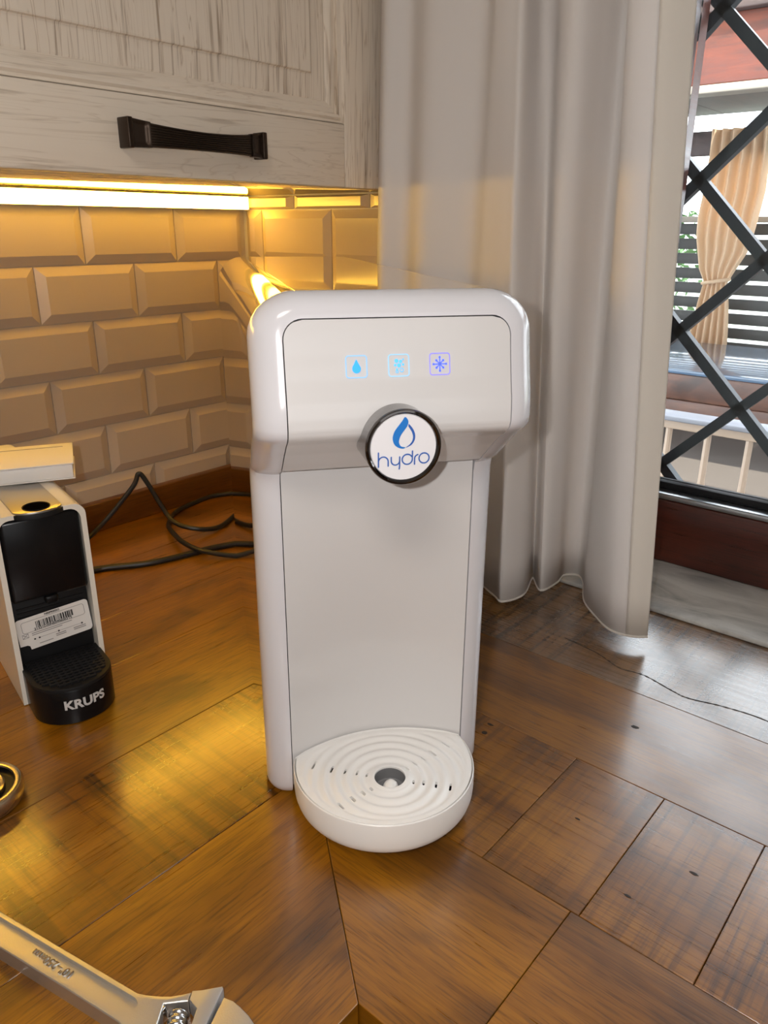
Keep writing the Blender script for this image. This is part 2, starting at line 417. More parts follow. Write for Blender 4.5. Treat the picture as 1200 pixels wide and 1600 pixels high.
for k in range(7):
    z = k * PZ + .0012; h = .0185 if k == 6 else None
    off = .0535 if k % 2 == 0 else .1290
    xs = [.0012] + [off + PX * i for i in range(0, 6)]
    for a, b in zip(xs, xs[1:]): tile(wl, 'x', a + .0008 * (a > .01), b - .0007, z, h)
    off = .1145 if k % 2 == 0 else .0388
    ys = [.0012] + [y for y in [off + .1545 * i for i in range(0, 4)] if y < OY0 - .01] + [OY0]
    for a, b in zip(ys, ys[1:]): tile(wr, 'y', a + .0008 * (a > .01), b - .0007, z, h)

# ---- wooden upstand along the left wall
struct(box('baseboard_left', (.015, 1.6), (.0, .0152), (.0005, .044), OAK_TRIM, bev=.0015), 'brown wooden upstand along the foot of the tiled wall')

# ---- worktop: two runs of boards mitred into the corner, each board a part
wt = thing('worktop', 'L-shaped oak plank worktop mitred into the corner under everything', 'worktop', (.31, .41, -.04))
MIT = .6253 / .8172
def board(p, along, m, z0=0.0):
    """p: plan polygon in world; local x runs along the grain"""
    cx = sum(q[0] for q in p) / len(p); cy = sum(q[1] for q in p) / len(p); rz = 0 if along == 'x' else PI / 2
    pts = []
    for q in p:
        dx, dy = q[0] - cx, q[1] - cy
        pts.append((dx, dy) if along == 'x' else (dy, -dx))
    o = prism('board', pts, -.04, 0, m, wt, bev=.0004, seg=1)
    o.location = (cx - .31, cy - .41, .04); o.rotation_euler = (0, 0, rz); return o
G = .00028
LJ = [.0, .135, .2715, .369, .507, .645, .8172]
LM = [OAK, OAK, OAK, OAK, OAK_SAWN, OAK]
cuts = [[.9], [1.15], [1.1], [.95], [1.2], [1.0]]
for a, b, m, cs in zip(LJ, LJ[1:], LM, cuts):
    a += G; b -= G; xs = [None] + cs + [1.6]
    for i in range(len(xs) - 1):
        x1 = xs[i + 1] - G
        if xs[i] is None: p = [(a * MIT + G, a), (x1, a), (x1, b), (b * MIT + G, b)]
        else: p = [(xs[i] + G, a), (x1, a), (x1, b), (xs[i] + G, b)]
        board(p, 'x', m)
RJ = [.0, .2022, .3329, .4821, .6253]
RM = [OAK_GREY, OAK, OAK_SAWN, OAK]
cuts = [[1.35], [1.2], [.810, .888, .965, 1.25], [.882, 1.5]]
for a, b, m, cs in zip(RJ, RJ[1:], RM, cuts):
    a += G; b -= G; ys = [None] + cs + [1.9]
    for i in range(len(ys) - 1):
        y1 = ys[i + 1] - G
        if ys[i] is None: p = [(a, a / MIT + 2 * G), (b, b / MIT + 2 * G), (b, y1), (a, y1)]
        else: p = [(a, ys[i] + G), (b, ys[i] + G), (b, y1), (a, y1)]
        board(p, 'y', m)
KNOT = mat('dark_knot', (.018, .011, .008), .6)
def knot(x, y, r, sq, a):
    rk = random.Random(int(x * 9999)); pts = []
    for k in range(14):
        t = 2 * PI * k / 14; q = r * (1 + .35 * (rk.random() - .5)); px, py = q * math.cos(t), q * sq * math.sin(t)
        pts.append((x - .31 + px * math.cos(a) - py * math.sin(a), y - .41 + px * math.sin(a) + py * math.cos(a)))
    prism('knot', pts, .0398, .0402, KNOT, wt)
for kx, ky, kr, ks in ((.2570, .8300, .0036, .6), (.3560, .7290, .0026, .9), (.3420, .7260, .0034, .4), (.3950, .9340, .0030, .5), (.445, .906, .0026, .4), (.40, .845, .0022, .4)): knot(kx, ky, kr, ks, PI / 2)
# crack with a wavy edge in the rough board under the window
ck = [(.150, .700), (.158, .745), (.170, .775), (.1665, .800), (.175, .832), (.1780, .850), (.170, .880), (.166, .915), (.172, .96), (.163, 1.02), (.170, 1.1)]
cp = catmull([(x - .31, y - .41, .0399) for x, y in ck], 8); n_ = len(cp)
tube('board_crack', cp, [.0003 + .0006 * abs(math.sin(i * 1.7)) for i in range(n_)], KNOT, wt, 5)
# ---- base cabinets carrying the worktop
def base_cab(name, label, x, y, front):
    t = thing(name, label, 'cabinet', ((x[0] + x[1]) / 2, (y[0] + y[1]) / 2, FZ)); ox, oy = t.location.x, t.location.y
    box('body', (x[0] - ox, x[1] - ox), (y[0] - oy, y[1] - oy), (0.0, -.0405 - FZ), ASH_V, t)
    n = 2; 
    for k in range(n):
        if front == 'y':
            w = (x[1] - x[0] - .1) / n; d = box('door', (x[0] + .1 + k * w + .003 - ox, x[0] + .1 + (k + 1) * w - .003 - ox), (y[1] - oy, y[1] + .02 - oy), (.1, .84), ASH_V, t, bev=.003)
        else:
            w = (y[1] - y[0] - .1) / n; d = box('door', (x[1] - ox, x[1] + .02 - ox), (y[0] + .1 + k * w + .003 - oy, y[0] + .1 + (k + 1) * w - .003 - oy), (.1, .84), ASH_V, t, bev=.003)
base_cab('base_cabinet', 'white base cabinet under the worktop along the tiled wall', (.60, 1.58), (.0, .77), 'y')
base_cab('base_cabinet', 'white base cabinet under the worktop below the window', (.0, .575), (.0, 1.88), 'x')

# ================================================================== UPPER CABINET
uc = thing('upper_cabinet', 'white-washed wooden wall cabinet above the tiles', 'cabinet', (.55, .0, .478))
UX, UZ = .55, .478
GLOSSU = mat('varnished_underside', (.70, .62, .50), .06, coat=1.0, coat_rough=.02)
box('body', (.0005 - UX, 1.15 - UX), (.0005, .338), (.0, .78), GLOSSU, uc, bev=.001)
FY = .36
box('stile', (.060 - UX, .1405 - UX), (.339, FY), (.0, .77), ASH_V, uc, bev=.0012)
box('stile', (.700 - UX, .780 - UX), (.339, FY), (.0, .77), ASH_V, uc, bev=.0012)
box('bottom_rail', (.1411 - UX, .6995 - UX), (.339, FY), (.0, .0675), ASH_H, uc, bev=.0012)
box('top_rail', (.1411 - UX, .6995 - UX), (.339, FY), (.70, .77), ASH_H, uc, bev=.0012)
box('side_panel', (.783 - UX, 1.149 - UX), (.339, FY), (.0, .77), ASH_V, uc, bev=.0012)
# moulded frame and raised field, lofted from nested rectangles
x0, x1, z0, z1 = .1411 - UX, .6995 - UX, .0678, .6997
prof = [(0, .0), (.0012, -.0028), (.0035, -.0035), (.0060, -.0010), (.0092, -.0016), (.0100, -.0060), (.0150, -.0052), (.0190, -.0075), (.0222, -.0098)]
def nest(name, prof, m, cap):
    V = []; F = []
    for d, y in prof:
        V += [(x0 + d, FY + y, z0 + d), (x1 - d, FY + y, z0 + d), (x1 - d, FY + y, z1 - d), (x0 + d, FY + y, z1 - d)]
    for i in range(len(prof) - 1):
        for k in range(4): F.append((4 * i + k, 4 * i + (k + 1) % 4, 4 * i + 4 + (k + 1) % 4, 4 * i + 4 + k))
    if cap: n = 4 * (len(prof) - 1); F.append((n, n + 1, n + 2, n + 3))
    return mk(name, V, F, m, uc, False)
def mould(k, m):
    V = []; F = []
    for d, y in prof:
        q = [(x0 + d, FY + y, z0 + d), (x1 - d, FY + y, z0 + d), (x1 - d, FY + y, z1 - d), (x0 + d, FY + y, z1 - d)]; V += [q[k], q[(k + 1) % 4]]
    for i in range(len(prof) - 1): F.append((2 * i, 2 * i + 1, 2 * i + 3, 2 * i + 2))
    return mk('moulding', V, F, m, uc, False)
for k in range(4): mould(k, ASH_H if k % 2 == 0 else ASH_V)
nest('field_panel', [(.0222, -.0099), (.0240, -.0092), (.0455, -.0080), (.0468, -.0074), (.0476, -.0045), (.0490, -.0040)], ASH_V, True)
# bow handle with fluted grip
hx0, hx1, hzc = .2765 - UX, .4375 - UX, .0345
def hgt(t): return .0235 - .0075 * math.sin(PI * t) ** .8
def bow(t): return .0125 + .0115 * math.sin(PI * t)
def grip(u, v):
    t = .13 + .74 * u; fl = .0008 * abs(math.sin(v * 9 * PI)) if .02 < u < .98 else 0
    return (hx0 + (hx1 - hx0) * t, FY + bow(t) + fl, hzc - .003 * math.sin(PI * t) + (v - .5) * hgt(t))
handle = grid('handle', grip, 40, 54, BRONZE, uc, back=(0, -.005, 0))
for s in (0, 1):
    def pad(u, v, s=s):
        t = (.13 * u) if s == 0 else (1 - .13 * u)
        dish = -.0022 * smoothstep(.05, .25, u) * smoothstep(.95, .8, u) * smoothstep(.03, .18, v) * smoothstep(.97, .82, v)
        return (hx0 + (hx1 - hx0) * t, FY + bow(t) + .0015 + dish, hzc - .003 * math.sin(PI * t) + (v - .5) * hgt(t) * 1.06)
    grid('end_pad', pad, 16, 16, BRONZE, handle, back=(0, -.006, 0))
    ex = hx0 if s == 0 else hx1; sg = 1 if s == 0 else -1
    box('foot', tuple(sorted((ex - sg * .001, ex + sg * .0045))), (FY - .0005, FY + .0165), (hzc - .0128, hzc + .0125), BRONZE, handle, bev=.001)

# ---- LED bar in the angle of cabinet and wall
lb = thing('led_light_bar', 'glowing yellow LED bar under the wall cabinet', 'light', (.55, .0, .457))
box('housing', (.003 - UX, 1.0 - UX), (.0006, .017), (.0012, .0200), ALU, lb, bev=.0006)
box('diffuser', (.004 - UX, .998 - UX), (.0172, .0212), (.0012, .0199), LED, lb, bev=.0012)

# ================================================================== WINDOW, SILL
w1 = thing('window_1', 'window with a dark red wooden frame above the marble sill', 'window', (-.14, 1.15, .0)); w1['kind'] = 'structure'; 
WY = 1.15; WX = -.14
def wb(name, x, y, z, m, bev=.001, par=None): return box(name, (x[0] - WX, x[1] - WX), (y[0] - WY, y[1] - WY), z, m, par or w1, bev=bev)
# the wood grain runs along local x; rails are laid along y
def rail(name, x, y, z, m):
    o = box(name, (y[0] - WY, y[1] - WY), (-(x[1] - WX), -(x[0] - WX)), z, m, w1, bev=.003); o.rotation_euler = (0, 0, PI / 2); return o
rail('bottom_rail', (-.175, -.1143), (OY0 + .005, OY1 - .005), (.0065, .0945), MAHOG)
rail('top_rail', (-.175, -.1143), (OY0 + .005, OY1 - .005), (1.11, 1.195), MAHOG)
wb('stile', (-.175, -.1143), (OY0 + .005, .650), (.0945, 1.11), MAHOG); wb('stile', (-.175, -.1143), (1.66, OY1 - .005), (.0945, 1.11), MAHOG)
wb('drip_strip', (-.150, -.1120), (.650, 1.66), (.0950, .1030), ALU, .0025)
wb('gasket', (-.156, -.134), (.650, 1.66), (.1030, .1125), BLACKM, .001)
wb('pane', (-.150, -.146), (.6505, 1.6595), (.1125, 1.1095), GLASS, 0)
sill = struct(box('window_sill', (-.24, .0253), (OY0 - .012, OY1 + .03), (.0003, .0062), MARBLE, bev=.0018), 'grey marble window sill at worktop height')

# ---- iron grille outside the glass
gr = thing('window_grille', 'black iron diamond grille outside the window', 'grille', (-.205, 1.15, .0))
gy0, gy1, gz0, gz1 = .626, 1.70, -.02, 1.18
def gbar(name, p, q, w=.0135, d=.014, par=None):
    a = Vector((0, p[0] - 1.15, p[1])); b = Vector((0, q[0] - 1.15, q[1])); t = (b - a).normalized(); n = Vector((0, -t.z, t.y)); x = Vector((1, 0, 0))
    V = [a + n * sn * w / 2 + x * sx * d / 2 for sn in (-1, 1) for sx in (-1, 1)] + [b + n * sn * w / 2 + x * sx * d / 2 for sn in (-1, 1) for sx in (-1, 1)]
    F = [(0, 1, 3, 2), (4, 6, 7, 5), (0, 4, 5, 1), (2, 3, 7, 6), (0, 2, 6, 4), (1, 5, 7, 3)]
    return mk(name, V, F, IRON, par or gr)
for y in (gy0 - .002, gy1): gbar('frame_bar', (y, gz0), (y, gz1), .019, .020)
for z in (gz0, gz1): gbar('frame_bar', (gy0, z), (gy1, z), .019, .020)
PYg, PZg = .186, .1875; ny, nz = .656, .3045
def clip_line(y, z, dy, dz):
    ts = []
    for (o, d, lo, hi) in ((y, dy, gy0, gy1), (z, dz, gz0, gz1)):
        a, b = (lo - o) / d, (hi - o) / d; ts.append((min(a, b), max(a, b)))
    t0, t1 = max(t[0] for t in ts), min(t[1] for t in ts)
    return ((y + dy * t0, z + dz * t0), (y + dy * t1, z + dz * t1)) if t1 - t0 > .03 else None
for k in range(-7, 12):
    for sgn in (1, -1):
        r_ = clip_line(ny, nz + k * PZg, 1.0, sgn * PZg / PYg)
        if r_: gbar('lattice_bar', *r_)

# ================================================================== CURTAIN
# plan points (x, y) at hem height and at z = .68
cb = [(.082, .352), (.098, .372), (.082, .402), (.104, .440), (.080, .490), (.100, .532), (.135, .596), (.142, .613), (.110, .622), (.060, .606), (.085, .632),
      (.052, .636), (.026, .632), (.014, .646), (.030, .662), (.075, .686), (.104, .716), (.122, .742), (.120, .765), (.1095, .779)]
ct = [(.096, .378), (.110, .398), (.096, .422), (.112, .462), (.092, .514), (.104, .538), (.104, .556), (.098, .566), (.050, .556), (.052, .574), (.085, .600),
      (.092, .622), (.060, .634), (.036, .640), (.044, .656), (.070, .668), (.104, .676), (.114, .692), (.108, .714), (.090, .733)]
NB = catmull([(*p, 0) for p in cb], 7); NT = catmull([(*p, 0) for p in ct], 7)
def curt(u, v):
    i = min(len(NB) - 1, int(round(u * (len(NB) - 1)))); z = .0115 + v * 1.45
    t = (z - .01) / .67; t = t if t < 1 else 1 + (t - 1) * .25
    p = NB[i] * (1 - t) + NT[i] * t
    return Vector((p.x, p.y, z))
cur = thing('window_curtain', 'off-white curtain hanging in folds beside the window', 'curtain', (.08, .56, .0115))
OC = Vector((.08, .56, .0115))
nB = len(NB) - 1; split = nB - 9
def sub(i0, i1):
    return lambda u, v: curt((i0 + (i1 - i0) * u) / nB, v) - OC
def sheet(name, i0, i1, v0, v1, m, nv, thick=.0011):
    f = sub(i0, i1); o = grid(name, lambda u, v: f(u, v0 + (v1 - v0) * v), i1 - i0, nv, m, cur)
    md = o.modifiers.new('thickness', 'SOLIDIFY'); md.thickness = thick; md.offset = 0; return o
sheet('cloth', 0, split, .0, 1.0, CURTAIN, 30); sheet('side_hem', split, nB, .0, 1.0, HEM, 30)
hemtube = [curt(i / nB, .001) - OC for i in range(nB + 1)]
tube('hem_cord', hemtube, .0016, HEM, cur, 6)

# ================================================================== WATER DISPENSER
EV = Vector((.592, .806, 0)).normalized(); EU = Vector((-EV.y, EV.x, 0)); D0 = Vector((.2654, .267, 0))
UC, VC = .0885, .27
dbase = D0 + EU * UC + EV * VC
wdz = thing('water_dispenser', 'tall white countertop water dispenser with a round blue-lettered badge and drip tray', 'water dispenser', dbase, math.atan2(EU.y, EU.x))
def L(u, v, z): return Vector((u - UC, -(v - VC), z))
PROF = [(0, .4600), (.0016, .4640), (.005, .4695), (.009, .4735), (.013, .4760), (.018, .4775), (.270, .4775), (.2775, .4800), (.283, .4905), (.290, .5000), (.300, .5130), (.3105, .5285), (.3135, .5340), (.3155, .5372), (.3180, .5395), (.3220, .5408), (.329, .5406), (.337, .5395), (.350, .5362), (.365, .5332), (.386, .5295), (.41, .526)]
def vf(z): return interp(PROF, z)
SU0, SU1, SZT, SR = .0188, .1582, .3855, .012
# path of the seam, up the left, over the top, down the right
path = []
for k in range(0, 5): path.append((SU0, .0016 + .0144 * k / 4, (-1, 0)))
for z in [.03 + .02 * i for i in range(12)] + [.262, .27, .274, .2775, .280, .283, .2865, .290, .295, .300, .3055, .3105, .3145, .318, .3225, .329, .337, .345, .355, .365]: path.append((SU0, z, (-1, 0)))
for k in range(9):
    a = PI - PI / 2 * k / 8; path.append((SU0 + SR + SR * math.cos(a), SZT - SR + SR * math.sin(a), (math.cos(a), math.sin(a))))
for k in range(1, 7): path.append((SU0 + SR + (SU1 - SU0 - 2 * SR) * k / 12, SZT, (0, 1)))
half = path[:]
path = half + [(2 * UC - u, z, (-n[0], n[1])) for u, z, n in reversed(half[:-1])]
TOPZ = .3998
NS = 12
V = []; F = []
for u, z, n in path:
    aw = SU0 * abs(n[0]) ** 2 + (TOPZ - SZT) * abs(n[1]) ** 2
    ab = 1.0
    if z < .016: ab = max(.05, math.sqrt(max(0, 1 - ((.016 - z) / .0155) ** 2)))
    f0 = vf(z); b = .0195 - .003 * abs(n[1])
    if z < .02: b = min(b, max(.004, f0 - .4570))
    VJ = f0 - b - .0006
    ring_ = [L(u, f0 - .0050, z), L(u, f0 - .0006, z)]
    for k in range(NS + 1):
        th = PI / 2 * k / NS; d = aw * ab * math.sin(th) ; ring_.append(L(u + n[0] * d, f0 - b * (1 - math.cos(th)), z + n[1] * d))
    d = aw * ab
    ring_.append(L(u + n[0] * d, VJ + .0003, z + n[1] * d)); ring_.append(L(u + n[0] * (d - .004), VJ + .0003, z + n[1] * (d - .004)))
    V += ring_
m_ = NS + 5
for i in range(len(path) - 1):
    for k in range(m_ - 1): F.append((i * m_ + k, i * m_ + k + 1, (i + 1) * m_ + k + 1, (i + 1) * m_ + k))
F.append(tuple(range(m_))); n0 = (len(path) - 1) * m_; F.append(tuple(n0 + k for k in reversed(range(m_))))
fr_ = mk('front_frame', V, F, PLASTIC, wdz, True)
# casing: side panels with the rounded shoulder, top panel, rear panel
RO = .0288
def outline_side(sgn):
    pts = [(0, q) for q in [.0012, .004, .008, .012, .016] + [p[1] for p in half if p[1] > .02 and p[2] == (-1, 0) and p[1] < TOPZ - RO - .002]] + [(0, TOPZ - RO)]
    for k in range(1, 11):
        a = PI - PI / 2 * k / 10; pts.append((RO + RO * math.cos(a), TOPZ - RO + RO * math.sin(a)))
    return [(u if sgn < 0 else 2 * UC - u, z) for u, z in pts]
def extr(name, pts, v0, v1, m, inward):
    V = []; F = []; n = len(pts)
    for v in (v0, v1):
        for (u, z), (iu, iz) in zip(pts, inward):
            w = v if v is not None else vf(min(z, .3855)) - .0195 + .003 * smoothstep(TOPZ - RO, TOPZ, z) - .0011
            if v is None and z < .0165: w = .4565 - (.016 - math.sqrt(max(0, .016 ** 2 - (.0165 - z) ** 2)))
            V += [L(u, w, z), L(iu, w, iz)]
    for i in range(n - 1):
        a = 2 * i; c = 2 * n + 2 * i
        F += [(a, a + 2, c + 2, c), (a + 1, c + 1, c + 3, a + 3), (a, a + 1, a + 3, a + 2), (c, c + 2, c + 3, c + 1)]
    F += [(0, 2 * n, 2 * n + 1, 1), (2 * n - 2, 2 * n - 1, 4 * n - 1, 4 * n - 2)]
    return mk(name, V, F, m, wdz, True)
for sgn in (-1, 1):
    pts = outline_side(sgn); inn = []
    for u, z in pts:
        c = UC; inn.append((u + (.003 if u < UC else -.003), z - (.003 if z > TOPZ - RO else 0)))
    extr('side_panel', pts, .0, None, CASING, inn)
tp = [(RO + .0006 + (2 * UC - 2 * RO - .0012) * k / 6, TOPZ) for k in range(7)]
extr('top_panel', tp, .0, None, CASING, [(u, z - .003) for u, z in tp])
rp = [(u, z) for u, z in outline_side(-1)] + [(u, z) for u, z in reversed(outline_side(1))]
prism_pts = [(u - UC, z) for u, z in rp]
cx_ = [(L(u, .0006, z)) for u, z in [(p[0] * .985 + UC * .015, min(p[1], TOPZ - .0035)) for p in rp]]
mk('rear_panel', cx_ + [p + Vector((0, -.004, 0)) for p in cx_], [tuple(range(len(cx_))), tuple(reversed(range(len(cx_), 2 * len(cx_))))] + [(i, (i + 1) % len(cx_), len(cx_) + (i + 1) % len(cx_), len(cx_) + i) for i in range(len(cx_))], PLASTIC, wdz)
cr = box('inner_core', (.016 - UC, .161 - UC), (-(.448 - VC), -(.006 - VC)), (.004, .3875), DARKGAP, wdz)
box('inner_core', (.0195 - UC, .1575 - UC), (-(.5215 - VC), -(.448 - VC)), (.322, .384), DARKGAP, wdz)
# upper panel (icons) with rounded upper corners and the slanted underside
gp = .0007
def up_pt(u, v):
    zb, zt = .2822, SZT - gp
    z = zb + (zt - zb) * v
    # denser rows near the top corners
    half_w = (SU1 - SU0) / 2 - gp; r = SR - gp; ins = 0
    if z > zt - r: ins = r - math.sqrt(max(0, r * r - (z - (zt - r)) ** 2))
    return L(UC - (half_w - ins) + 2 * (half_w - ins) * u, vf(z), z)
grid('control_panel', up_pt, 24, 80, PANEL, wdz, back=(0, .0032, 0))
# lower panel: hollowed towards the tray
def recess(u, z): return (.006 + .016 * smoothstep(.27, .03, z)) * (1 - ((u - UC) / (UC - SU0)) ** 2)
def lo_pt(u, v):
    uu = SU0 + gp + (SU1 - SU0 - 2 * gp) * u; z = .017 + (.2885 - .017) * v
    return L(uu, .4772 - recess(uu, z), z)
grid('lower_panel', lo_pt, 24, 40, PANEL, wdz, back=(0, .003, 0))
# round badge
BU, BZ = .0848, .3137
bd = lathe('badge_ring', [(.0225, .478 - VC), (.0225, .5535 - VC), (.0230, .5550 - VC), (.0230, .5572 - VC), (.0224, .5583 - VC), (.0213, .5585 - VC), (.0204, .5577 - VC), (.0202, .5560 - VC), (.0, .5560 - VC)], CHROME, wdz, 96, 'y', (BU - UC, 0, BZ))
ds = lathe('badge_face', [(.0, .5573 - VC), (.0196, .5573 - VC), (.0201, .5566 - VC), (.0201, .5562 - VC)], DISC, wdz, 72, 'y', (BU - UC, 0, BZ))
PXS = .0000772      # metres per unit of the badge drawing
def bf(x, y, lift): return Vector((BU - UC + (x - 648) * PXS, -(.5574 + lift - VC), BZ + (910 - y) * PXS))
def b2(x, y, lift): return bf(x, y, lift)
lf = [(652, 672), (672, 690), (679, 715), (668, 748), (640, 785), (618, 820), (608, 855), (612, 880), (628, 900), (658, 908), (640, 917), (605, 908), (575, 885), (560, 850), (560, 815), (575, 775), (605, 735), (632, 700)]
rt = [(684, 728), (715, 765), (732, 805), (733, 845), (716, 880), (690, 900), (660, 910), (690, 888), (710, 862), (717, 830), (709, 795), (692, 765), (680, 745)]
def smooth2(p): return [(q.x, q.y) for q in catmull([(a, b, 0) for a, b in p], 4, True)]
flat('drop_emblem', smooth2(lf), b2, LOGOB, ds); flat('drop_emblem', smooth2(rt), b2, LOGOD, ds)
lw = 10.5
letters = {
 'letter_h': [[(449, 940), (449, 1052)]] + [[(449, 1012)] + circ(487, 1012, 38, 14, 180, 360) + [(525, 1048)]],
 'letter_y': [[(549, 980), (549, 1005)] + list(reversed(circ(582, 1010, 33, 12, 0, 180))) , [(615, 980), (615, 1052), (612, 1076)]],
 'letter_d': [[(715, 940), (715, 1000)] + circ(675, 1003, 40, 30, 0, 330)],
 'letter_r': [[(733, 1045), (733, 1000)] + circ(763, 1000, 30, 8, 180, 262)],
 'letter_o': [circ(808, 1000, 40, 32)]}
for nme, st in letters.items():
    sh = [[(x, y) for x, y in s] for s in st]
    ribbon(nme, sh, lw, b2, LOGOD, ds)
# lit touch icons
def icf(cu, cz): return lambda x, y, lift: L(cu + x, vf(cz + y) + .0003 + lift, cz + y)
def icon(cu, cz, mf, mg, kind):
    fn = icf(cu, cz); s = .0062
    rr = rrect(-s, s, -s, s, .0016); rr.append(rr[0])
    ic = ribbon('touch_icon', [rr], .00055, fn, mf, wdz)
    if kind == 'drop':
        ic['label'] = 'lit blue water drop icon'
        d = [(0, .0042)] + [(.0026 * math.cos(math.radians(a)), -.0012 + .0026 * math.sin(math.radians(a))) for a in range(20, -201, -20)]
        flat('glyph', d, fn, mg, ic)
    elif kind == 'bubble':
        ic['label'] = 'lit light blue bubbles icon'
        for bx, by, br in ((-.0014, .0026, .0012), (.0011, .0022, .0010), (-.0022, .0002, .0008), (.0001, .0000, .0012), (.0027, .0034, .0005), (.0026, .0004, .0007), (-.0012, -.0022, .0006)):
            flat('bubble', circ(bx, by, br, 12)[:-1], fn, mg, ic)
        ribbon('glyph', [circ(.0017, -.0027, .0011, 12), circ(-.0012, -.0036, .0007, 12)], .0004, fn, mg, ic)
    else:
        ic['label'] = 'lit violet snowflake icon'
        st = []
        for k in range(4):
            a = math.radians(45 * k); q = .0041 if k % 2 == 0 else .0032; st.append([(-q * math.cos(a), -q * math.sin(a)), (q * math.cos(a), q * math.sin(a))])
        ribbon('glyph', st, .0007, fn, mg, ic)
        for k in range(8):
            a = math.radians(45 * k); q = .0039 if k % 2 == 0 else .0030; flat('snow_tip', circ(q * math.cos(a), q * math.sin(a), .00072, 8)[:-1], fn, mg, ic)
        flat('snow_centre', circ(0, 0, .0011, 10)[:-1], fn, mg, ic)
icon(.0612, .3580, ICON_AF, ICON_A, 'drop'); icon(.0868, .3580, ICON_BF, ICON_B, 'bubble'); icon(.1122, .3580, ICON_CF, ICON_C, 'snow')
# drip tray
TU, TV, TR, TZ = .0885, .497, .0703, .0438
def tray_outline(scale, back_in=0.0):
    out = []; r = TR * scale; a0 = math.asin((.4778 - TV) / TR)
    for k in range(57):
        a = (PI - a0) + (2 * a0 - PI) * k / 56          # left, over the front, to the right
        out.append((TU + r * math.cos(a), TV + r * math.sin(a)))
    uL, uR = out[-1][0], out[0][0]
    for k in range(1, 16):
        u = uL + (uR - uL) * k / 16; out.append((u, .4778 - recess(u, .03) + .0006 + back_in))
    return out
tr = None
lv = [(.0150, .905), (.0154, .925), (.0168, .950), (.0195, .975), (.0235, .992), (.0300, 1.0), (.0415, 1.0), (.0432, .997), (.0438, .988)]
V = []; F = []; n = 72
for z, s in lv: V += [L(u, v, z) for u, v in tray_outline(s)]
V += [L(u, v, .0405) for u, v in tray_outline(.972, .002)]; V += [L(u, v, .020) for u, v in tray_outline(.965, .002)]
for i in range(len(lv) + 1):
    for k in range(n): F.append((i * n + k, i * n + (k + 1) % n, (i + 1) * n + (k + 1) % n, (i + 1) * n + k))
F.append(tuple(range(n))); F.append(tuple((len(lv) + 1) * n + k for k in range(n)))
tray = mk('drip_tray', V, F, TRAYW, wdz, True)
flat('tray_shade_sheet', tray_outline(.955, .003), lambda u, v, l: L(u, v, .0225), DARKGAP, tray)  # dark sheet gives the shade under the slots by its colour
# grille plate of the tray: concentric ripples, slots cut through, well with a float in the middle
GU, GV = .0885, .5172
ol = tray_outline(.972, .0022)
def bound(a):
    dx, dy = math.cos(a), math.sin(a); best = 1.0
    for (x1_, y1_), (x2_, y2_) in zip(ol, ol[1:] + ol[:1]):
        ex, ey = x2_ - x1_, y2_ - y1_; den = dx * ey - dy * ex
        if abs(den) < 1e-12: continue
        t = ((x1_ - GU) * ey - (y1_ - GV) * ex) / den; s = ((x1_ - GU) * dy - (y1_ - GV) * dx) / den
        if t > 0 and -1e-6 <= s <= 1 + 1e-6: best = min(best, t)
    return best
NA, NR, RH = 144, 64, .0118
V = []; F = []
for i in range(NA):
    a = 2 * PI * i / NA; rb = bound(a)
    for k in range(NR + 1):
        r = RH + (rb - RH) * k / NR
        amp = .00075 * smoothstep(.0150, .0170, r) * smoothstep(rb - .003, rb - .008, r)
        z = .0436 + amp * (math.cos(2 * PI * (r - .0150) / .0088) - 1) + .0008 * smoothstep(.0150, .0135, r)
        V.append(L(GU + r * math.cos(a), GV + r * math.sin(a), z))
    for k in range(NR, -1, -NR):
        r = RH + (rb - RH) * k / NR; V.append(L(GU + r * math.cos(a), GV + r * math.sin(a), .0400))
W_ = NR + 3
for i in range(NA):
    j = (i + 1) % NA
    for k in range(W_): F.append((i * W_ + k, i * W_ + (k + 1) % W_, j * W_ + (k + 1) % W_, j * W_ + k))
pl = mk('drip_grille', V, F, TRAYW, tray, True)
slots = []
for r, ln in ((.0180, .0024), (.0257, .0036), (.0352, .0048), (.0460, .0062), (.0605, .0074)):
    for ang in (-153, 24, -28.5, 154): slots.append((r, ang, ln))
bmc = bmesh.new()
for r, ang, ln in slots:
    a = math.radians(ang)
    if r > bound(a) - .004: continue
    cu_, cv_ = GU + r * math.cos(a), GV + r * math.sin(a); tx, ty = -math.sin(a), math.cos(a); nx, nyv = math.cos(a), math.sin(a)
    pts = []
    for e, q in ((1, 0), (-1, PI)):
        for k in range(7):
            b = q - PI / 2 + PI * k / 6; s_ = ln / 2 * e + .0009 * math.cos(b); w_ = .0009 * math.sin(b)
            pts.append((cu_ + tx * s_ + nx * w_, cv_ + ty * s_ + nyv * w_))
    lo = [bmc.verts.new(L(u, v, .035)) for u, v in pts]; hi = [bmc.verts.new(L(u, v, .050)) for u, v in pts]
    bmc.faces.new(lo); bmc.faces.new(list(reversed(hi)))
    for k in range(len(pts)): bmc.faces.new((lo[k], hi[k], hi[(k + 1) % len(pts)], lo[(k + 1) % len(pts)]))
bmesh.ops.recalc_face_normals(bmc, faces=bmc.faces)
cme = bpy.data.meshes.new('cut'); bmc.to_mesh(cme); bmc.free(); cob = bpy.data.objects.new('cut', cme); C.objects.link(cob); cob.parent = wdz
bpy.context.view_layer.update()
md = pl.modifiers.new('b', 'BOOLEAN'); md.operation = 'DIFFERENCE'; md.object = cob; md.solver = 'EXACT'
dg = bpy.context.evaluated_depsgraph_get(); nm = bpy.data.meshes.new_from_object(pl.evaluated_get(dg))
pl.modifiers.clear(); pl.data = nm; bpy.data.objects.remove(cob)
for p in nm.polygons: p.use_smooth = True
autosmooth(pl, .6)
wl_at = L(GU, GV, 0)
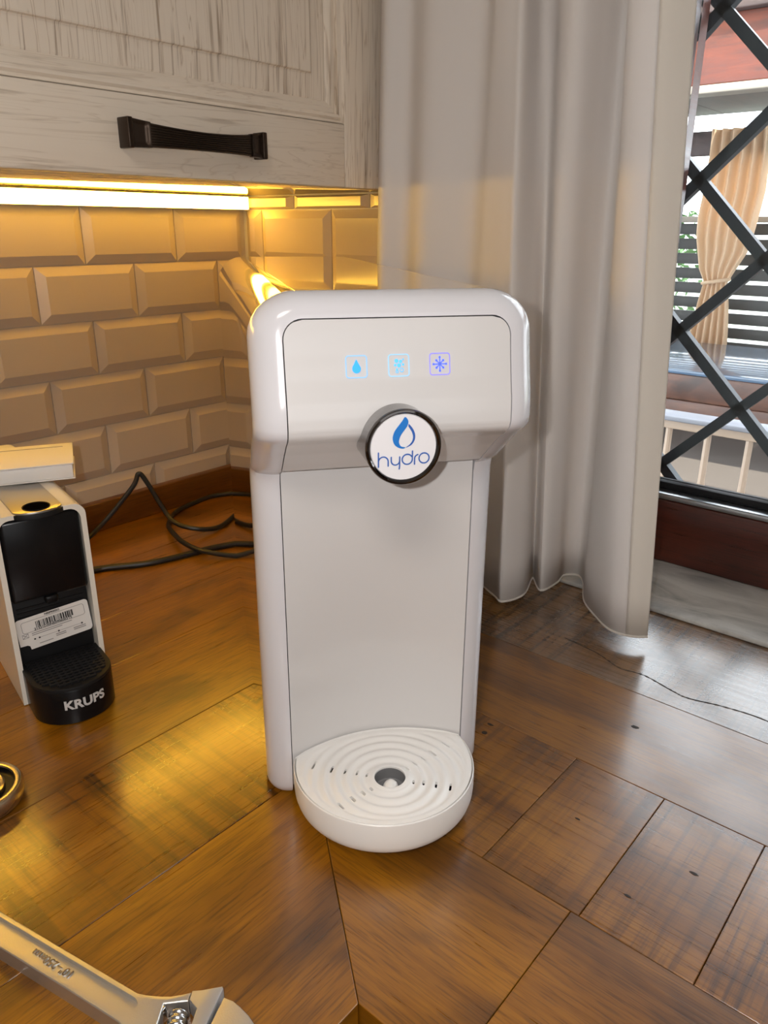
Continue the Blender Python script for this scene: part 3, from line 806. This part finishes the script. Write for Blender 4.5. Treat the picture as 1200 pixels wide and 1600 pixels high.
lathe('drain_well', [(.0117, .0430), (.0117, .0335), (.0112, .0330), (.0, .0330)], GREYP, tray, 40, 'z', wl_at)
lathe('float_ball', [(.0, .0430)] + [(.0058 * math.sin(math.radians(a)), .0372 + .0058 * math.cos(math.radians(a))) for a in range(10, 130, 10)], TRAYW, tray, 32, 'z', wl_at + Vector((.000, -.0030, 0)))

# ================================================================== COFFEE MACHINE
KX = Vector((-.977, .213, 0)).normalized()
kroot = Vector((.5723, .3796, 0))
cm = thing('coffee_machine', 'slim black capsule coffee machine with an ivory shell beside the tiled wall', 'coffee machine', kroot, math.atan2(KX.y, KX.x))
# local: x right, y to the rear, z up
KW, KH, KD = .0405, .192, .255
so = [(-KW, .001)] + [(-KW, KH - .011)] + [(-KW + .011 - .011 * math.cos(math.radians(a)), KH - .011 + .011 * math.sin(math.radians(a))) for a in range(15, 91, 15)]
so = so + [(-x, z) for x, z in reversed(so)]
si = []
for x, z in so: si.append((x * (1 - .0048 / KW), z - (.0042 if z > .15 else 0)))
V = []; F = []; n = len(so)
for y in (.0, KD):
    for p in so: V.append((p[0], y, p[1]))
    for p in si: V.append((p[0], y, p[1]))
for i in range(n - 1):
    F += [(i, i + 1, 2 * n + i + 1, 2 * n + i), (n + i, 3 * n + i, 3 * n + i + 1, n + i + 1), (i, n + i, n + i + 1, i + 1), (2 * n + i, 2 * n + i + 1, 3 * n + i + 1, 3 * n + i)]
F += [(0, 2 * n, 3 * n, n), (n - 1, 2 * n - 1, 4 * n - 1, 3 * n - 1)]
mk('shell', V, F, SHELLW, cm, True)
kb = .0350
box('brew_head', (-kb, kb), (.0015, .20), (.105, KH - .0048), BLACKG, cm, bev=.004)
box('back_body', (-kb, kb), (.0125, KD - .004), (.0012, .107), BLACKM, cm, bev=.002)
for k in range(9): box('vent_rib', (-kb + .004, kb - .004), (.0112, .0130), (.094 - .0045 * k, .0958 - .0045 * k), BLACKM, cm)
box('outlet_spout', (-.006, .006), (.001, .011), (.098, .106), BLACKG, cm, bev=.002)
# capsule lid plate with its finger hole
def lid_outline(w, y0, y1): return [(-w, y1)] + [(w * math.cos(math.radians(a)), y0 + w * .55 + w * .55 * math.sin(math.radians(a))) for a in range(180, 361, 10)] + [(w, y1)]
prism('lid_rim', lid_outline(.0225, -.0085, .085), KH - .0045, KH - .0002, BLACKM, cm, bev=.0008)
lidp = prism('lid_plate', lid_outline(.0212, -.0072, .084), KH - .0003, KH + .0016, SATINM, cm, bev=.0006)
lathe('lid_hole', [(.0112, KH + .0004), (.0112, KH + .0019), (.0122, KH + .0022), (.0118, KH + .0026)], BLACKM, lidp, 32, 'z', (0, .0075, 0))
flat('hole_shade_disc', circ(0, .0075, .0116, 24)[:-1], lambda x, y, l: (x, y, KH + .0018), HOLESHADE, lidp)  # black disc on the plate; the hole's inner shade is put into its colour
# cup tray
def dout(w, y0, y1): return [(-w, y1)] + [(w * math.cos(math.radians(a)), y0 + w * .92 + w * .92 * math.sin(math.radians(a))) for a in range(180, 361, 6)] + [(w, y1)]
ctry = prism('cup_tray', dout(.0368, -.0590, .012), .001, .036, BLACKG, cm, bev=.0022)
prism('cup_tray_rim', dout(.0368, -.0590, .012), .0355, .0385, BLACKM, ctry, bev=.001)
for k in range(12):
    y = -.051 + k * .0052; w = .0318 * math.sqrt(max(.05, 1 - (max(0, -.0255 - y) / .0300) ** 2)); box('grid_bar', (-w, w), (y, y + .0026), (.0386, .0402), BLACKM, ctry)
for k in range(-5, 6):
    x = k * .0056; y0 = -.0255 - .0275 * math.sqrt(max(0, 1 - (x / .0325) ** 2)); box('grid_bar', (x - .0009, x + .0009), (y0, .010), (.0384, .0398), BLACKM, ctry)
tm = text_mesh('KRUPS', .0125, .00045, .0002, 1.02)
for v in tm.vertices:
    x, y, z = v.co; a = -PI / 2 + (x + .002) / .0352
    v.co = (.0370 * math.cos(a), -.0590 + .0368 * .92 + .0368 * .92 * math.sin(a) * 1.004 - .0002 - z, .0205 + y)
kt = link('maker_lettering', tm, SILVERINK, ctry); kt['label'] = 'silver maker lettering'
# paper label hung below the brew head
lab_c = Vector((.0002, .0100, .0705)); tilt = .07
def lb_(x, z, lift): return Vector((lab_c.x + 1.06 * (x * math.cos(tilt) - z * math.sin(tilt)), lab_c.y - .0008 - lift, lab_c.z + 1.06 * (x * math.sin(tilt) + z * math.cos(tilt))))
lo_ = rrect(-.0322, .0318, -.0155, .0165, .0035)
cut = [(-.0215, -.0155), (-.0225, -.0120), (-.0245, -.0105), (-.0322, -.0105)]
ol2 = [p for p in lo_ if not (p[0] < -.02 and p[1] < -.008)]
lab = mk('paper_label', [lb_(x, z, 0) for x, z in (lambda q: q[:21] + [(-.0322, -.0100), (-.0262, -.0104), (-.0243, -.0118), (-.0238, -.0155)])(lo_)], [tuple(range(25))], PAPER, cm, fix=False)
lab['label'] = 'white paper label with barcode'
pr_ = rrect(-.0275, .0275, .0018, .0128, .0022); pr_.append(pr_[0]); ribbon('label_border', [pr_], .0004, lb_, GREYINK, lab)
x = -.0155; rb_ = random.Random(3)
while x < .0165:
    w = rb_.choice((.0004, .0006, .0009, .0013)); flat('barcode_bar', [(x, .0046), (x + w, .0046), (x + w, .0106), (x, .0106)], lb_, INK, lab); x += w + rb_.choice((.0004, .0005, .0008))
def ltext(s, size, x, z, m, bold=0.0):
    t = text_mesh(s, size, bold, 0.0)
    for v in t.vertices: v.co = lb_(x + v.co.x, z + v.co.y, .0003)
    return link('label_print', t, m, lab)
ltext('NESPRESSO', .0026, .0, .0147, INK, .0001); ltext('21321D30NE0906003TS', .0033, -.001, .0032, INK, .0001)
for z, a, b in ((.0000, -.0205, .0150), (-.0018, -.0205, .0060), (-.0118, -.0160, -.0040)): flat('label_line', [(a, z - .0004), (b, z - .0004), (b, z + .0003), (a, z + .0003)], lb_, GREYINK, lab)
flat('label_line', [(-.0150, -.0063), (.0230, -.0063), (.0230, -.0060), (-.0150, -.0060)], lb_, GREYINK, lab)
for x in (-.0190, -.0150, .0020, .0230): flat('label_dot', circ(x, -.0062, .0009, 8)[:-1], lb_, INK, lab)
sq = [(-.0285, -.0030), (-.0235, -.0030), (-.0235, .0010), (-.0285, .0010), (-.0285, -.0030)]; ribbon('label_mark', [sq, [(-.0280, -.0026), (-.0240, .0006)], [(-.0280, .0006), (-.0240, -.0026)]], .0005, lb_, GREYINK, lab)
for x, wd_ in ((.0035, .009), (.0205, .011)):
    for z in (-.0085, -.0102): flat('label_line', [(x - wd_ / 2, z - .0004), (x + wd_ / 2, z - .0004), (x + wd_ / 2, z + .0004), (x - wd_ / 2, z + .0004)], lb_, GREYINK, lab)

# ---- white booklet lying on the machine
bk = thing('booklet', 'thick white booklet lying crosswise on top of the coffee machine', 'booklet', (.5046, .3229, .1940), math.atan2(.47, -.885))
# local x to the right along the front edge (ends at 0), y to the rear
box('pages', (-.150, -.0015), (.0012, .082), (.0012, .0150), PAPER, bk, bev=.0006)
box('cover', (-.151, .0), (.0, .083), (.0151, .0166), PAPER, bk, bev=.0006); box('cover', (-.151, .0), (.0, .083), (.0, .0011), PAPER, bk, bev=.0004)
box('cover_fold', (-.151, -.010), (.0680, .0688), (.0164, .0170), GREYINK, bk)

# ---- cables
def cable(name, pts, r, label):
    return tag(tube(name, catmull(pts, 10), r, RUBBER, None, 10), label, 'cable', 'black cables behind the coffee machine')
cz = .0040
cable('power_cable', [(.505, .125, cz), (.440, .070, cz), (.375, .052, .006), (.330, .046, .026), (.285, .056, .070), (.2735, .058, .0885), (.266, .066, .074), (.255, .085, .034), (.254, .108, .019), (.241, .136, .012), (.205, .146, cz + .001), (.152, .122, cz), (.105, .092, cz), (.060, .060, cz)], .0036,
      'black cable rising to a peak against the tiled wall')
cable('power_cable', [(.020, .060, cz), (.075, .040, cz), (.115, .022, cz), (.150, .024, cz), (.205, .040, cz), (.245, .080, cz + .002), (.266, .118, cz + .006), (.282, .170, cz + .007), (.279, .212, cz + .005), (.252, .250, cz), (.226, .262, cz)], .0036,
      'black cable curling in a loop beside the dispenser')
cable('power_cable', [(.500, .160, cz), (.460, .140, cz), (.404, .145, cz), (.349, .178, cz), (.296, .194, cz), (.256, .202, cz), (.221, .216, cz)], .0042,
      'thicker black cable lying flat on the worktop behind the coffee machine')

# ---- adjustable wrench
wrn = thing('adjustable_wrench', 'satin steel adjustable wrench lying at the front of the worktop', 'wrench', (.7195, .6795, 0), math.atan2(.976, -.217))
# local x runs along the handle to the head, y to its left
bodyo = [(-.150, -.0006), (-.05, -.0010), (.0416, -.0010), (.0465, .0004), (.0510, .0022), (.0555, .0042), (.0600, .0066), (.0650, .0106), (.0690, .0142), (.0712, .0090),
         (.0600, .0010), (.0672, -.0140), (.0830, -.0065), (.0905, -.0235), (.0970, -.0205), (.0876, .0208), (.0940, .0216), (.1000, .0207), (.1075, .0188), (.1140, .0160),
         (.1205, .0095), (.1235, .0010), (.1228, -.0080), (.1180, -.0190), (.1080, -.0290), (.0940, -.0345), (.0800, -.0335), (.0660, -.0275), (.0540, -.0218), (.0450, -.0195), (.0, -.0192), (-.150, -.0195), (-.156, -.0165), (-.158, -.0100), (-.156, -.0035)]
wbody = prism('body', list(reversed(bodyo)), .0, .012, STEEL, wrn, bev=.0014, seg=3)
capo = [(.0415 + .0068 * math.cos(math.radians(a)), -.0100 + .0058 * math.sin(math.radians(a))) for a in range(-90, 91, 15)] + [(-.140 - .0058 * math.cos(math.radians(a)), -.0100 + .0058 * math.sin(math.radians(a))) for a in range(90, -91, -15)]
cutter = prism('cut', capo, .0088, .02, None, wrn)
bpy.context.view_layer.update()
md = wbody.modifiers.new('b', 'BOOLEAN'); md.operation = 'DIFFERENCE'; md.object = cutter; md.solver = 'EXACT'
dg = bpy.context.evaluated_depsgraph_get(); nm = bpy.data.meshes.new_from_object(wbody.evaluated_get(dg)); wbody.modifiers.clear(); wbody.data = nm; bpy.data.objects.remove(cutter)
autosmooth(wbody, .5)
prism('movable_jaw', [(.0694, .0146), (.0742, .0176), (.0832, .0252), (.0846, .0244), (.0958, -.0190), (.0918, -.0220), (.0835, -.0035), (.0790, .0075), (.0715, .0095)], .0008, .0128, STEELG, wrn, bev=.0006)
wp = []; wr_ = []
for k in range(41):
    t = k / 40; wp.append((.0690 + .0085 * t, .0030 - .0145 * t, .0062)); wr_.append(.0050 + .0010 * (.5 + .5 * math.sin(t * 2 * PI * 4.5)))
tube('worm_screw', wp, wr_, STEELP, wrn, 18)
box('window_wall', (.0598, .0618), (-.013, .0005), (.0005, .0112), STEELP, wrn, bev=.0004)
tm = text_mesh('10"\u2013250mm', .0072, .0001, .0003)
for v in tm.vertices: x, y, z = v.co; v.co = (-.0205 - x, -.0100 - y, .0092 + z)
t_ = link('size_marking', tm, STEELP, wrn); t_['label'] = 'raised size marking 10 inch 250 mm'

# ---- round steel strainer at the left edge
stn = thing('sink_strainer', 'round steel strainer disc with a black groove at the left edge', 'strainer', (.697, .475, .0))
lathe('rim', [(.0290, .0004), (.0318, .0035), (.0328, .0085), (.0326, .0135), (.0312, .0160), (.0292, .0168), (.0268, .0164), (.0262, .0150)], BRASSY, stn, 64)
lathe('groove', [(.0265, .0150), (.0262, .0120), (.0190, .0120), (.0188, .0150)], BLACKG, stn, 64)
lathe('inner_ring', [(.0189, .0120), (.0189, .0155), (.0178, .0164), (.0160, .0160), (.0156, .0130)], BRASSY, stn, 64)
lathe('bowl', [(.0158, .0135), (.0120, .0085), (.0, .0080)], OAK_TRIM, stn, 48)
for k in range(4):
    a = math.radians(25 + 45 * k); n_ = Vector((-math.sin(a), math.cos(a), 0)) * .0011; d_ = Vector((math.cos(a), math.sin(a), 0)) * .0162
    q = [d_ + n_, -d_ + n_, -d_ - n_, d_ - n_]
    prism('spoke', [(p.x, p.y) for p in q], .0135 + .0001 * k, .0152 + .0001 * k, BRASSY, stn)
lathe('knob', [(.0, .0185), (.0035, .0182), (.0045, .0165), (.0045, .0140)], BRASSY, stn, 24)
lathe('base', [(.0, .0003), (.0292, .0003), (.0292, .0030), (.0, .0078)], BLACKM, stn, 48)

# ---- window frame added behind the viewer to dress the rear fill light
w2 = thing('added_fill_window', 'white window frame added around the fill light behind the viewer', 'window', (1.9, RY - .001, .45)); w2['kind'] = 'structure'
for a, b in ((-.72, -.65), (.65, .72)): box('stile', (a, b), (-.05, .0), (-.67, .67), PALETRIM, w2, bev=.004)
for a, b in ((-.67, -.60), (.60, .67)): box('rail', (-.649, .649), (-.05, .0), (a, b), PALETRIM, w2, bev=.004)
box('mullion', (-.025, .025), (-.045, .0), (-.599, .599), PALETRIM, w2, bev=.004)
for a, b in ((-.649, -.026), (.026, .649)): box('pane', (a, b), (-.02, -.016), (-.599, .599), GLASS, w2)
# ---- ceiling lamp of the room, above and behind the viewer
cl = thing('ceiling_lamp', 'round white ceiling lamp', 'lamp', (1.75, 1.55, 1.605))
lathe('lamp_body', [(.0, .0148), (.30, .0148), (.31, .008), (.30, .003), (.0, .0035)], CEIL, cl, 48)

# ================================================================== OUTSIDE
struct(box('porch_floor', (-9.0, -.245), (-6, 6), (FZ - .1, FZ), PORCHF))
# cream railing
rl = thing('porch_railing', 'cream metal railing with a grey-blue top rail outside the window', 'railing', (-1.21, .8, FZ))
def ob(name, root, x, y, z, m, bev=.0, par=None):
    r0 = root.location; return box(name, (x[0] - r0.x, x[1] - r0.x), (y[0] - r0.y, y[1] - r0.y), (z[0] - r0.z, z[1] - r0.z), m, par or root, bev=bev)
ob('top_rail', rl, (-1.25, -1.17), (-1.2, 2.8), (-.052, -.038), RAILTOP, .004); ob('upper_rail', rl, (-1.225, -1.195), (-1.2, 2.8), (-.078, -.0525), CREAM, .003)
ob('lower_rail', rl, (-1.225, -1.195), (-1.2, 2.8), (-.80, -.775), CREAM, .003)
for k in range(-11, 20):
    y = .304 + .105 * k
    lathe('baluster', [(.009, .1), (.009, .60), (.013, .62), (.008, .64), (.012, .665), (.009, .69), (.009, .83)], CREAM, rl, 10, 'z', (0, y - .8, 0))
for y in (-1.15, 2.75): ob('end_post', rl, (-1.235, -1.185), (y - .025, y + .025), (FZ, -.055), CREAM, .003)
# bench or planter with blue-grey top
bn = thing('garden_bench', 'long brown wooden box bench with blue-grey top beyond the railing', 'bench', (-4.9, -.6, FZ))
def long_y(name, root, x, y, z, m):
    r0 = root.location; o = box(name, (y[0] - r0.y, y[1] - r0.y), (-(x[1] - r0.x), -(x[0] - r0.x)), (z[0] - r0.z, z[1] - r0.z), m, root, bev=.006); o.rotation_euler = (0, 0, PI / 2); return o
for a, b in ((-.895, -.715), (-.712, -.53)): long_y('front_board', bn, (-4.64, -4.60), (-2.6, 2.0), (a, b), BENCHW)
for y in (-2.58, 1.96): ob('side_board', bn, (-6.0, -4.642), (y, y + .04), (FZ + .005, -.53), BENCHW)
ob('back_board', bn, (-6.04, -6.0), (-2.6, 2.0), (FZ + .005, -.53), BENCHW)
ob('top', bn, (-6.06, -4.58), (-2.64, 2.04), (-.528, -.498), BLUETOP, .005)
# slatted fence
fn_ = thing('slat_fence', 'dark horizontal slat fence behind the tan outdoor curtain', 'fence', (-6.5, -.5, FZ))
ob('cap_rail', fn_, (-6.55, -6.44), (-4.5, 3.5), (.478, .528), PALETRIM, .005)
for k in range(11): ob('slat', fn_, (-6.52, -6.49), (-4.5, 3.5), (.378 - .125 * k, .470 - .125 * k), FENCEM, .003)
for y in (-4.45, -2.9, -.75, .9, 3.45): ob('post', fn_, (-6.60, -6.53), (y - .04, y + .04), (FZ, .478), FENCEM)
ob('kick_board', fn_, (-6.53, -6.48), (-4.5, 3.5), (FZ, -.88), DARKWOOD)
# tan curtain tied in the middle
zs = [(1.19, -1.447, -.99), (1.0, -1.440, -.975), (.72, -1.450, -.965), (.52, -1.466, -.985), (.36, -1.458, -1.005), (.24, -1.430, -1.030), (.10, -1.398, -1.100), (.0, -1.343, -1.146), (-.19, -1.372, -1.110), (-.39, -1.395, -1.085), (-.85, -1.42, -1.05)]
tc_ = thing('outdoor_curtain', 'tan curtain tied at its waist on the porch', 'curtain', (-6.2, -1.22, -.85))
def tan(u, v):
    z = 1.19 - 2.04 * v
    a = interp([(-q[0], q[1]) for q in zs], -z); b = interp([(-q[0], q[2]) for q in zs], -z)
    return Vector((.035 * math.sin(u * 2 * PI * 5.5 + .6) * (.45 + .55 * min(1, abs(z) / .6)) , a + (b - a) * u + 1.22, z + .85))
o = grid('cloth', tan, 90, 60, TAN, tc_); md = o.modifiers.new('thickness', 'SOLIDIFY'); md.thickness = .003
tube('tie', [(.05 * math.cos(a), -.025 + .108 * math.sin(a), .855 + .02 * math.sin(a)) for a in [2 * PI * k / 24 for k in range(24)]], .016, TAN, tc_, 8, True)
# porch roof: red beam, pale trim, planked ceiling, back beam
rb = thing('porch_beam', 'red-brown wooden roof beam with pale trim seen through the grille', 'beam', (-3.0, 0, 1.03))
long_y('beam', rb, (-3.12, -3.0), (-5, 5), (1.03, 1.30), REDWOOD); ob('trim', rb, (-3.10, -2.99), (-5, 5), (.995, 1.029), PALETRIM, .004)
long_y('cap_board', rb, (-3.30, -2.96), (-5, 5), (1.301, 1.345), DARKWOOD)
pc = struct(thing('porch_ceiling', 'dark planked porch ceiling behind the red beam', 'ceiling', (-4.8, 0, 1.31)))
for k in range(14):
    a = -5.0 + k * .72; o = box('plank', (-1.50, 1.66), (a + .004, a + .716), (.0, .03), DARKWOOD, pc, bev=.003)
bb = thing('porch_back_beam', 'dark beam carrying the far edge of the porch roof', 'beam', (-6.15, 0, 1.0))
long_y('beam', bb, (-6.32, -6.24), (-5, 5), (1.0, 1.185), DARKWOOD)
for y in (-2.05, 1.2): ob('post', bb, (-6.36, -6.26), (y - .05, y + .05), (FZ, 1.0), DARKWOOD)
# garden beyond the fence
hs_ = thing('garden_hedge', 'pale green garden shrub above the fence', 'shrub', (-9.5, -3.6, FZ))
rb_ = random.Random(5)
V = []; F = []
for k in range(900):
    a = rb_.random() * 2 * PI; e = rb_.random(); r = .75 * (rb_.random() ** .4); z = .3 + 1.25 * e
    c = Vector((r * math.cos(a) * 1.0, r * math.sin(a) * 1.5, z)); d1 = Vector((rb_.gauss(0, 1), rb_.gauss(0, 1), rb_.gauss(0, 1))).normalized() * .07; d2 = d1.orthogonal().normalized() * .035
    k0 = len(V); V += [c - d1, c + d2, c + d1, c - d2]; F.append((k0, k0 + 1, k0 + 2, k0 + 3))
lf_ = mk('foliage', V, F, LEAF, hs_, fix=False); lf_['kind'] = 'stuff'
tube('stem', [(0, 0, 0), (.02, .03, .5), (0, .05, 1.1)], .04, DARKWOOD, hs_, 8)
struct(box('garden_ground', (-60, -9.02), (-40, 40), (FZ - .3, FZ - .02), mat('pale_gravel', (.26, .29, .25), .9)))
